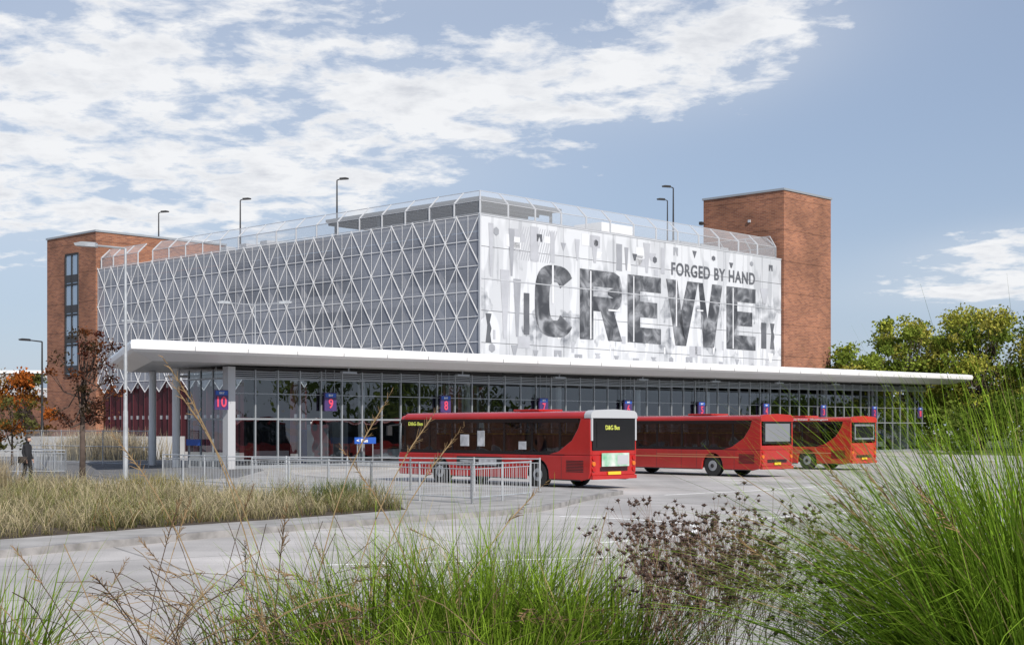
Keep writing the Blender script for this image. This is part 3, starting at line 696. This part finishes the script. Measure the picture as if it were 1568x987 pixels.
    if kind==3:
        text('side_lettering','Brookhouse Estate  Shavington',f,1.4,4.6,2.58,2.7,.006,M['white'],e,flip=True,rotadd=math.pi,off=.01)
    return e
M['paper']=mat('white_notice',(.45,.46,.48),.5,var=.3,vscale=4)
M['silver']=mat('silver_pod',(.42,.43,.45),.35); M['adgreen']=mat('advert_green',(.12,.4,.22),.5,c2=(.6,.62,.6),vscale=2.2)
M['greyglass']=mat('grey_rear_glass',(.2,.21,.23),.08); M['redlamp']=mat('red_lamp',(.4,.01,.01),.2); M['amberlamp']=mat('amber_lamp',(.6,.15,.02),.2)
M['seat']=mat('seat_fabric',(.12,.03,.05),.9)
bus('bus',(2.8,47.7),(.40,.014,.012),1,2.88)
bus('bus',(11.04,59.4),(.38,.02,.016),2,2.84)
bus('bus',(17.6,69.5),(.46,.026,.018),3,2.84)

# ================================================================ RAILINGS
def rail(name,pts,z=.12):
    e=empty(name,(*pts[0],z)); mb=MB()
    for a,b in zip(pts[:-1],pts[1:]):
        a=Vector(a);b=Vector(b); L=(b-a).length; n=max(1,round(L/2.0))
        for i in range(n+1):
            p=a.lerp(b,i/n); mb.tube((p.x,p.y,z),(p.x,p.y,z+1.12),.03,.03,8)
        for h,r in((1.08,.022),(.95,.014),(.16,.018)): mb.tube((a.x,a.y,z+h),(b.x,b.y,z+h),r,r,6)
        m_=int(L/.12)
        for i in range(m_):
            p=a.lerp(b,(i+.5)/m_); mb.tube((p.x,p.y,z+.16),(p.x,p.y,z+.95),.008,.008,4)
    mb.build('posts_and_bars',[M['galv']],e)
rail('guard_railing',[(-8.6,44.3),(-4.2,40),(-1.1,36.8),(.55,39.8)])
rail('guard_railing',[(-13.3,51),(-10,47),(-3.4,44.8),(.9,43.4)])
rail('guard_railing',[(-24,66),(-20,60),(-30,58)])
lamp('street_lamp',-15.3,53,.12,9.3,1.2,rad(180),.08,mt='galv')
lamp('street_lamp',-24.7,92,.1,9.4,1.3,rad(180),.08,mt='galv')
lamp('street_lamp',-36.5,104,.0,8.9,1.0,rad(180),.1,mt='matblack')
lamp('street_lamp',-16.5,86,.1,10.1,1.6,rad(180),.05,mt='galv',double=True)

# ================================================================ LEFT BACKGROUND
def block(name,x0,x1,y0,y1,H,wall,nb,rows,roof=None):
    e=empty(name,((x0+x1)/2,(y0+y1)/2,0)); mb=MB(); mb.box(x0,x1,y0,y1,0,H,0); mb.box(x0-.3,x1+.3,y0-.3,y1+.3,H+.003,H+.4,2)
    for r in range(rows):
        z=H/rows*r+H/rows*.35
        for i in range(nb):
            xa=x0+(x1-x0)*(i+.15)/nb; xb=x0+(x1-x0)*(i+.85)/nb
            for yy,s in((y0,-1),(y1,1)):
                mb.box(xa,xb,min(yy,yy+s*.05),max(yy,yy+s*.05),z,z+H/rows*.45,1)
        for yy in(y0-.15,y1+.05): mb.box(x0,x1,yy,yy+.1,z-.25,z-.1,2)
    mb.build('walls_and_windows',[wall,M['busglass_sky'],M['white']],e)
block('office_building',-125,-82,240,262,12,M['concrete'],14,3)
block('distant_building',-140,-95,330,350,16,M['white'],12,4)
block('brick_building',-75,-58,150,170,6,BR_R,5,2)
block('brick_building',-90,-66,30,75,8,BR_R,8,3)  # unseen block left of the view, added so bus windows reflect dark
fe=empty('mesh_fence',(-30,75,0)); mb=MB()
a=Vector((-34,84));b=Vector((-19,70)); L=(b-a).length
for i in range(10):
    p=a.lerp(b,i/9); mb.tube((p.x,p.y,.1),(p.x,p.y,2.1),.03,.03,6)
for z in(.3,1.2,2.05): mb.tube((a.x,a.y,z),(b.x,b.y,z),.02,.02,5)
for i in range(160):
    p=a.lerp(b,i/159); mb.tube((p.x,p.y,.3),(p.x,p.y,2.05),.01,.01,3)
mb.build('posts_and_wires',[M['galv']],fe)
h=MB(); h.box(-60,-24,98,98.3,0,1.6); h.build('hoarding_wall',[M['concrete']],None)

# ================================================================ TREES
GY=[(.30,.32,.05),(.19,.24,.04),(.36,.34,.07),(.13,.18,.03)]
GD=[(.11,.15,.03),(.15,.19,.04),(.08,.12,.02)]
i=0
for x,y,H,cr in((34.5,132,10.5,4),(40.5,136,13,4.5),(46,132,14.5,5.2),(52,128,12.5,4.8),(57,138,15.5,5.5),(43,145,14.5,4.8),(51,145,15,5),(60,126,13.5,5),(64,150,14,5),(70,135,15,6)):
    i+=1; tree('deciduous_tree',(x,y,0),H,cr,50,190,.34,GY,.14,seed=i,cs=1.1)
hd=[];rd=[];nn=[]
random.seed(3)
for k_ in range(90):
    hd.append((random.uniform(38,75),random.uniform(112,126),random.uniform(.5,4.6))); rd.append((1.7,1.3,1.2)); nn.append(150)
V,F,C=leafcloud(hd,rd,nn,.35,GD); colmesh('hedge',V,F,C,M['leaf'],loc=(55,118,0))
RB=[(.10,.035,.025),(.07,.03,.02),(.14,.05,.02),(.05,.035,.02)]
tree('copper_leaf_tree',(-16.2,50.5,.12),6.1,1.25,34,75,.11,RB,.36,seed=21,cs=1.2)
tree('copper_leaf_tree',(-28,75,.1),4.3,1.6,18,90,.16,[(.12,.1,.03),(.2,.08,.02),(.09,.09,.03)],.2,seed=22,cs=1.3)
tree('autumn_tree',(-42,115,0),7,3,18,160,.3,[(.3,.09,.02),(.2,.1,.02),(.1,.1,.03)],.2,seed=23,cs=1.3)
tree('autumn_tree',(-50,125,0),6,3,18,160,.3,[(.1,.12,.03),(.25,.1,.02)],.2,seed=24,cs=1.3)
hd=[(random.uniform(-110,-40),random.uniform(180,210),random.uniform(.5,5)) for _ in range(60)]
V,F,C=leafcloud(hd,[(3,2,2)]*60,[110]*60,.6,[(.05,.08,.02),(.1,.09,.03),(.16,.07,.02)]); colmesh('distant_trees',V,F,C,M['leaf'],loc=(-75,195,0))
hd=[(random.uniform(60,200),random.uniform(170,230),random.uniform(.5,7)) for _ in range(90)]
V,F,C=leafcloud(hd,[(5,4,3)]*90,[120]*90,.9,GD); colmesh('distant_trees',V,F,C,M['leaf'],loc=(130,200,0))
block('brick_building',-20,30,-60,-45,9,BR_R,10,3); block('brick_building',42,80,-40,-25,8,BR_R,8,2)  # unseen houses behind the camera, added for reflections in the glazing
hd=[(random.uniform(-70,90),random.uniform(-40,-22),random.uniform(1,8)) for _ in range(90)]
V,F,C=leafcloud(hd,[(3.5,3,2.5)]*90,[70]*90,1.2,GD); colmesh('unseen_trees',V,F,C,M['leaf'],loc=(0,-30,0))  # unseen tree row behind the camera, added to be mirrored in the glass
hd=[(random.uniform(60,95),random.uniform(-10,90),random.uniform(1,8)) for _ in range(70)]
V,F,C=leafcloud(hd,[(3.5,3,2.5)]*70,[70]*70,1.2,GD); colmesh('unseen_trees',V,F,C,M['leaf'],loc=(70,40,0))  # more unseen trees, outside the view to the right

# ================================================================ ISLAND GRASS
def inpoly(P,poly):
    x,y=P[:,0],P[:,1]; ins=np.zeros(len(P),bool); n=len(poly)
    for i in range(n):
        x1,y1=poly[i];x2,y2=poly[(i+1)%n]
        c=((y1>y)!=(y2>y))&(x<(x2-x1)*(y-y1)/(y2-y1+1e-9)+x1); ins^=c
    return ins
gpoly=[(-17,15.5),(-12.6,20.5),(-9.6,25),(-7,28.6),(-4.3,31.9),(-2.7,34.2),(-3.2,36.5),(-4.8,37.8),(-8.5,41),(-12,44),(-16,47),(-30,49),(-34,20)]
sl=MB(); sl.prism_xy(gpoly,.1,.125); sl.build('planting_bed_soil',[M['soil']])
def scatter(poly,n):
    P=rng.uniform([min(a for a,b in poly),min(b for a,b in poly)],[max(a for a,b in poly),max(b for a,b in poly)],(n,2)); return P[inpoly(P,poly)]
T_=scatter(gpoly,8500)
T_=T_[(T_[:,0]>-.43*T_[:,1]-1.0)]
nb=16
B=np.repeat(T_,nb,0)+rng.normal(0,.09,(len(T_)*nb,2)); B=np.c_[B,np.full(len(B),.12)]
hh=np.repeat(rng.uniform(.3,.95,len(T_))*(1+.4*np.sin(T_[:,0]*1.3)*np.cos(T_[:,1]*.9)),nb)*rng.uniform(.6,1.1,len(T_)*nb)
tone=np.repeat(rng.random(len(T_))<(.3+.3*np.sin(T_[:,0]*.8+T_[:,1]*.5)),nb)
kw=dict(K=3)
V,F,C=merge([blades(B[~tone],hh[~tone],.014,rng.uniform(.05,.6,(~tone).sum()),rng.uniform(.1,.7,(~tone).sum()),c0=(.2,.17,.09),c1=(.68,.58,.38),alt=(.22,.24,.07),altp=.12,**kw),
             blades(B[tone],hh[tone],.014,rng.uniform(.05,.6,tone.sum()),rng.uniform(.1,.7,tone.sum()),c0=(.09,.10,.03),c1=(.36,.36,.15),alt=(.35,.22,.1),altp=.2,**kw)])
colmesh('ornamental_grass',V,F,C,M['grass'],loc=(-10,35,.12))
def feather(name,cx,cy,z,n,Lm,rx,ry,cc0=(.14,.12,.06),cc1=(.6,.5,.34),w=.02):
    B=np.c_[rng.normal(cx,rx,n),rng.normal(cy,ry,n),np.full(n,z)]
    V,F,C=blades(B,rng.uniform(.6,1,n)*Lm,w,rng.uniform(.0,.35,n),rng.uniform(0,.35,n),K=4,c0=cc0,c1=cc1)
    return colmesh(name,V,F,C,M['grass'],loc=(cx,cy,z))
feather('feather_grass',-16.9,43,.12,1000,1.45,.35,.5)
feather('feather_grass',-27,88,.12,2000,2.4,1.5,1,w=.05)
feather('feather_grass',-4.7,37.2,.12,500,.9,.5,.3,(.05,.08,.02),(.16,.2,.06))
feather('feather_grass',-11.5,42.5,.12,500,.9,.7,.4,(.12,.1,.03),(.42,.36,.14))

# ================================================================ FOREGROUND PLANTER
pb=MB(); pb.box(-6,7,3.0,8.0,0,.72,0); pb.box(-5.85,6.85,3.15,7.85,.721,.78,1); pb.build('raised_planter',[M['concrete'],M['soil']])
ZP=.78
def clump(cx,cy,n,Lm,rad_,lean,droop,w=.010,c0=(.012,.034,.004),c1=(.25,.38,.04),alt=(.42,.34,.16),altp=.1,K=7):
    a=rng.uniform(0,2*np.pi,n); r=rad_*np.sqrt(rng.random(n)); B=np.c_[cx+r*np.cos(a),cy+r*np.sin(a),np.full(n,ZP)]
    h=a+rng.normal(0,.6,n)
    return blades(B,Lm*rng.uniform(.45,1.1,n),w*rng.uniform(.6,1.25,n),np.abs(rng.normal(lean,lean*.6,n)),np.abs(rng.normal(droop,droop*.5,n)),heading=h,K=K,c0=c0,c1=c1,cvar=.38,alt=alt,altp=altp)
P=[]
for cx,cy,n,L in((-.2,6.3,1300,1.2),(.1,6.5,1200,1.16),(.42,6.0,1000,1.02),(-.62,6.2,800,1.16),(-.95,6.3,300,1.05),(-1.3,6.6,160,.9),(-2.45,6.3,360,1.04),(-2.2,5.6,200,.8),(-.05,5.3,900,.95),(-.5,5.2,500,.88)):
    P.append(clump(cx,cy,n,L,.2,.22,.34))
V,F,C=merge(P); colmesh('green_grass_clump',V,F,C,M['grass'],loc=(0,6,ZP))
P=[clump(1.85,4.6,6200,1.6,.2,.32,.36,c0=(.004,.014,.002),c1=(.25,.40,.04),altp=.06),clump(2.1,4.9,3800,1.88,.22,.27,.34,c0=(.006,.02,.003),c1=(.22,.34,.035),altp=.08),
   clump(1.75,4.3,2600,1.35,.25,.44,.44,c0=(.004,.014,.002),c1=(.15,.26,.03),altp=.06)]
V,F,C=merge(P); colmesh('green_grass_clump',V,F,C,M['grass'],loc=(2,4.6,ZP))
st_=MB()
random.seed(5)
def stalk(x,y,L,h,lean,droop,head=True,r=.0028,mi=0,hl=.22):
    pts=[]
    for i in range(9):
        s=i/8; rr=L*(math.sin(lean)*s+droop*s*s*.8); z=L*(math.cos(lean)*s-droop*s**3*.55)
        pts.append((x+rr*math.cos(h),y+rr*math.sin(h),ZP+z))
    for a,b in zip(pts[:-1],pts[1:]): st_.tube(a,b,r,r*.8,4,mi)
    if head:
        a=Vector(pts[-2]);b=Vector(pts[-1]); d=(b-a).normalized(); n=26
        for i in range(n):
            t=i/n; c=a+d*(hl*t-.05); q=Vector((random.gauss(0,1),random.gauss(0,1),random.gauss(0,1))).normalized(); ln=.05*(1-t*.6)
            st_.tube(c,c+(d*.8+q*.7)*ln,.0022,.001,3,1)
for i in range(200):
    x=random.choice([random.uniform(-2.4,.7),random.uniform(-1.8,-.3),random.uniform(-1.8,-.6)]); stalk(x,random.uniform(5,7.4),random.uniform(.7,1.2),random.uniform(0,6.28),random.uniform(.05,.5),random.uniform(.1,.95),random.random()<.3,.0024,random.choice([0,2,2]))
for x,y,L,h,ln in((-1.05,6,1.95,3.3,.05),(-.95,6,1.85,3.0,.12),(-.85,6.1,1.7,.3,.1),(-.8,6,1.6,.2,.15),(-1.2,6,1.6,2.9,.2),(-.5,6,1.35,.4,.3),(-.3,6.1,1.45,3.1,.1),(-.95,6,1.75,.1,.02)):
    stalk(x,y,L,h,ln,.24,True,.0032,0,.3)
for i in range(16):
    stalk(random.uniform(1.6,2.1),random.uniform(4.3,5),random.uniform(1.3,1.7),random.uniform(2.3,4),random.uniform(.2,.5),random.uniform(.1,.4),random.random()<.3,.002,0)
st_.build('dry_grass_stalks',[mat('dry_stalk',(.26,.18,.09),.8),mat('seed_head',(.24,.15,.07),.9),mat('dark_stalk',(.08,.05,.03),.9)],None,loc=(0,6,ZP))
fl=MB()
def ball(c,r):
    c=Vector(c); vs=[c+Vector(d)*r*random.uniform(.8,1.2) for d in((1,0,0),(0,1,0),(-1,0,0),(0,-1,0),(0,0,.7),(0,0,-.9))]
    fl.add(vs,[(0,1,4),(1,2,4),(2,3,4),(3,0,4),(1,0,5),(2,1,5),(3,2,5),(0,3,5)],1)
    for k_ in range(5):
        q=Vector((random.gauss(0,1),random.gauss(0,1),random.gauss(0,1))).normalized(); fl.tube(c,c+q*r*1.8,.0018,.0008,3,1)
def branch(p,d,L,depth,r):
    q=p+d*L; fl.tube(p,q,r,r*.75,4,0)
    if depth==0: ball(q,random.uniform(.006,.012)); return
    for k_ in range(random.choice([2,3,3])):
        nd=(d+Vector((random.gauss(0,.33),random.gauss(0,.33),random.gauss(.14,.18)))).normalized(); branch(q,nd,L*random.uniform(.5,.8),depth-1,r*.7)
for i in range(46):
    xp=random.choice([random.uniform(.085,.2),random.uniform(.12,.19),random.uniform(.205,.26)]); y=random.uniform(5.2,6.6)
    branch(Vector((xp*y,y,ZP)),Vector((random.gauss(0,.07),random.gauss(0,.06),1)).normalized(),random.uniform(.3,.43),4 if i%3 else 3,.0032)
fl.build('withered_flowers',[mat('dead_stem',(.2,.12,.08),.9),mat('dead_seedhead',(.075,.045,.035),.95)],None,loc=(1.1,6,ZP))

# ================================================================ PERSON
def person(name,loc,ang,Ht=1.66):
    e=empty(name,loc); k_=Ht/1.7
    J={'pel':(0,0,.95),'sp':(0,.01,1.15),'ch':(0,0,1.36),'nk':(0,.0,1.48),'hb':(0,.02,1.55),'hd':(0,.03,1.64),
       'ls':(-.16,0,1.40),'le':(-.20,-.03,1.14),'lh':(-.18,.10,.90),'rs':(.16,0,1.40),'re':(.20,-.04,1.14),'rh':(.18,.08,.90),
       'lhip':(-.08,0,.9),'lk':(-.09,.10,.50),'la':(-.09,.02,.09),'lt':(-.09,.17,.04),'rhip':(.08,0,.9),'rk':(.09,-.02,.50),'ra':(.09,-.2,.12),'rt':(.09,-.06,.04)}
    Rr={'pel':.16,'sp':.15,'ch':.16,'nk':.06,'hb':.075,'hd':.085,'ls':.07,'le':.055,'lh':.035,'rs':.07,'re':.055,'rh':.035,'lhip':.11,'lk':.075,'la':.05,'lt':.035,'rhip':.11,'rk':.075,'ra':.05,'rt':.035}
    E=[('pel','sp'),('sp','ch'),('ch','nk'),('nk','hb'),('hb','hd'),('ch','ls'),('ls','le'),('le','lh'),('ch','rs'),('rs','re'),('re','rh'),('pel','lhip'),('lhip','lk'),('lk','la'),('la','lt'),('pel','rhip'),('rhip','rk'),('rk','ra'),('ra','rt')]
    ks=list(J); me=bpy.data.meshes.new('body'); me.from_pydata([tuple(c*k_ for c in J[q]) for q in ks],[(ks.index(a),ks.index(b)) for a,b in E],[])
    ob=bpy.data.objects.new('body',me); COL.objects.link(ob); ob.parent=e; ob.rotation_euler=(0,0,ang)
    ob.modifiers.new('skin','SKIN')
    if not me.skin_vertices:
        bpy.context.view_layer.objects.active=ob; ob.select_set(True)
        bpy.ops.mesh.customdata_skin_add()
    for i,q in enumerate(ks): me.skin_vertices[0].data[i].radius=(Rr[q],Rr[q]*.85)
    me.skin_vertices[0].data[0].use_root=True
    s=ob.modifiers.new('sub','SUBSURF'); s.levels=1; s.render_levels=2
    me.materials.append(M['cloth'])
    mb=MB(Frame(loc,ang)); 
    mb.tube((0,.07,1.56*k_),(0,.09,1.68*k_),.062,.06,10,0); mb.tube((0,.09,1.615*k_),(0,.165,1.605*k_),.015,.012,6,0)
    mb.tube((0,-.02,1.60*k_),(0,.0,1.74*k_),.09,.06,12,1)
    for s_ in(-1,1):
        mb.tube((s_*.18,.1,.90*k_),(s_*.18,.12,.82*k_),.03,.022,6,0)
        for j in range(4): mb.tube((s_*(.165+.012*j),.12,.83*k_),(s_*(.165+.012*j),.14,.765*k_+.006*abs(j-1.5)),.007,.005,5,0)
    mb.box(.2,.3,-.18,.14,.78,1.02,1)
    mb.build('face_hair_hands_bag',[mat('skin',(.45,.27,.2),.6),mat('hair',(.03,.02,.015),.8)],e,smooth=True)
M['cloth']=mat('black_coat',(.012,.012,.015),.85)
person('pedestrian',(-18.1,50.0,.12),rad(250),1.72)

# ================================================================ WORLD / SKY
EL=rad(39); sx,sy=.48,-.87; n_=math.hypot(sx,sy); sx/=n_;sy/=n_
S=Vector((sx*math.cos(EL),sy*math.cos(EL),math.sin(EL)))
sd=bpy.data.lights.new('sun','SUN'); sd.energy=5.0; sd.angle=rad(.5); sd.color=(1,.945,.87)
so=bpy.data.objects.new('sun',sd); COL.objects.link(so); so.rotation_euler=S.to_track_quat('Z','Y').to_euler(); so.location=(30,-30,60)
w=bpy.data.worlds.new('World'); sc.world=w; w.use_nodes=True; nt=w.node_tree; bg=nt.nodes['Background']; STR=.095; bg.inputs[1].default_value=STR
sky=nt.nodes.new('ShaderNodeTexSky'); sky.sky_type='NISHITA'; sky.sun_disc=False; sky.sun_elevation=EL; sky.sun_rotation=math.atan2(sx,sy); sky.air_density=1.0; sky.dust_density=.6; sky.ozone_density=1.6
tc=nt.nodes.new('ShaderNodeTexCoord'); sp=nt.nodes.new('ShaderNodeSeparateXYZ'); nt.links.new(tc.outputs['Generated'],sp.inputs[0])
def mth(op,a,b=None,c=None,clamp=False):
    m=nt.nodes.new('ShaderNodeMath'); m.operation=op; m.use_clamp=clamp
    for i,x in enumerate((a,b,c)):
        if x is None: continue
        if isinstance(x,(int,float)): m.inputs[i].default_value=x
        else: nt.links.new(x,m.inputs[i])
    return m.outputs[0]
X,Y,Z=sp.outputs
az=mth('ARCTAN2',X,Y); zc=mth('MAXIMUM',Z,0.0); den=mth('ADD',zc,.13)
px=mth('DIVIDE',X,den); py=mth('DIVIDE',Y,den)
cb=nt.nodes.new('ShaderNodeCombineXYZ'); nt.links.new(px,cb.inputs[0]); nt.links.new(py,cb.inputs[1])
def noise(scale,det,rough=.6,dist=0,offs=(0,0,0)):
    mp=nt.nodes.new('ShaderNodeMapping'); mp.inputs['Location'].default_value=offs; nt.links.new(cb.outputs[0],mp.inputs[0])
    n=nt.nodes.new('ShaderNodeTexNoise'); n.inputs['Scale'].default_value=scale; n.inputs['Detail'].default_value=det; n.inputs['Roughness'].default_value=rough; n.inputs['Distortion'].default_value=dist
    nt.links.new(mp.outputs[0],n.inputs['Vector']); return n.outputs[0]
def blob(a,e,ra,re,amp,tilt=0):
    da=mth('SUBTRACT',az,a); de=mth('SUBTRACT',Z,e)
    de2=mth('MULTIPLY_ADD',da,-tilt,de)
    x=mth('DIVIDE',da,ra); y=mth('DIVIDE',de2,re)
    r=mth('ADD',mth('MULTIPLY',x,x),mth('MULTIPLY',y,y))
    return mth('MULTIPLY',mth('EXPONENT',mth('MULTIPLY',r,-1.0)),amp)
bl=[blob(-.30,.25,.24,.10,1.0),blob(-.33,.15,.18,.05,.9),blob(.0,.245,.24,.045,.9,.12),blob(.17,.265,.09,.035,.9,.2),blob(-.05,.32,.3,.03,.6),blob(.37,.125,.10,.018,1.3,.08),blob(.36,.095,.12,.014,1.0),blob(-.10,.18,.13,.03,.55)]
cov=bl[0]
for b in bl[1:]: cov=mth('ADD',cov,b)
front=mth('GREATER_THAN',Y,0.0)
bk_=mth('MULTIPLY',mth('SUBTRACT',1.0,mth('MULTIPLY',front,mth('LESS_THAN',mth('ABSOLUTE',az),.55))),.45)
cov=mth('MINIMUM',mth('ADD',cov,bk_),1.1)
n1=noise(2.6,8,.6,.25); n2=noise(7.5,7,.6,.2,(5,2,0))
nn_=mth('ADD',mth('MULTIPLY',n1,.45),mth('MULTIPLY',n2,.55))
thr=mth('SUBTRACT',.70,mth('MULTIPLY',cov,.275))
d=mth('DIVIDE',mth('SUBTRACT',nn_,thr),.11,clamp=True)
veil=mth('MULTIPLY',cov,.2,clamp=True)
d=mth('MAXIMUM',d,veil)
haze=mth('MULTIPLY',mth('EXPONENT',mth('MULTIPLY',zc,-9.0)),.3)
core=mth('DIVIDE',mth('SUBTRACT',nn_,mth('ADD',thr,.07)),.16,clamp=True)
cc=nt.nodes.new('ShaderNodeMix'); cc.data_type='RGBA'; cc.inputs['A'].default_value=(9.6,9.7,9.9,1); cc.inputs['B'].default_value=(7.0,7.25,7.8,1)
sh_=mth('DIVIDE',mth('SUBTRACT',noise(6,5,.6,0,(.06,.12,0)),.43),.16,clamp=True); nt.links.new(mth('MULTIPLY',core,sh_),cc.inputs['Factor'])
tint=nt.nodes.new('ShaderNodeMix'); tint.data_type='RGBA'; tint.inputs['B'].default_value=(4.8,5.8,7.9,1); nt.links.new(sky.outputs[0],tint.inputs['A']); nt.links.new(mth('ADD',haze,.45),tint.inputs['Factor'])
fm=nt.nodes.new('ShaderNodeMix'); fm.data_type='RGBA'; nt.links.new(tint.outputs['Result'],fm.inputs['A']); nt.links.new(cc.outputs['Result'],fm.inputs['B']); nt.links.new(mth('MULTIPLY',d,.97),fm.inputs['Factor'])
nt.links.new(fm.outputs['Result'],bg.inputs[0])

# ================================================================ CAMERA
cd=bpy.data.cameras.new('camera'); cam=bpy.data.objects.new('camera',cd); COL.objects.link(cam)
cam.location=(0,0,2.2); cam.rotation_euler=(rad(90),0,0); cd.sensor_width=36; cd.lens=47.07; cd.shift_y=.103; cd.clip_end=5000; cd.clip_start=.1
sc.camera=cam
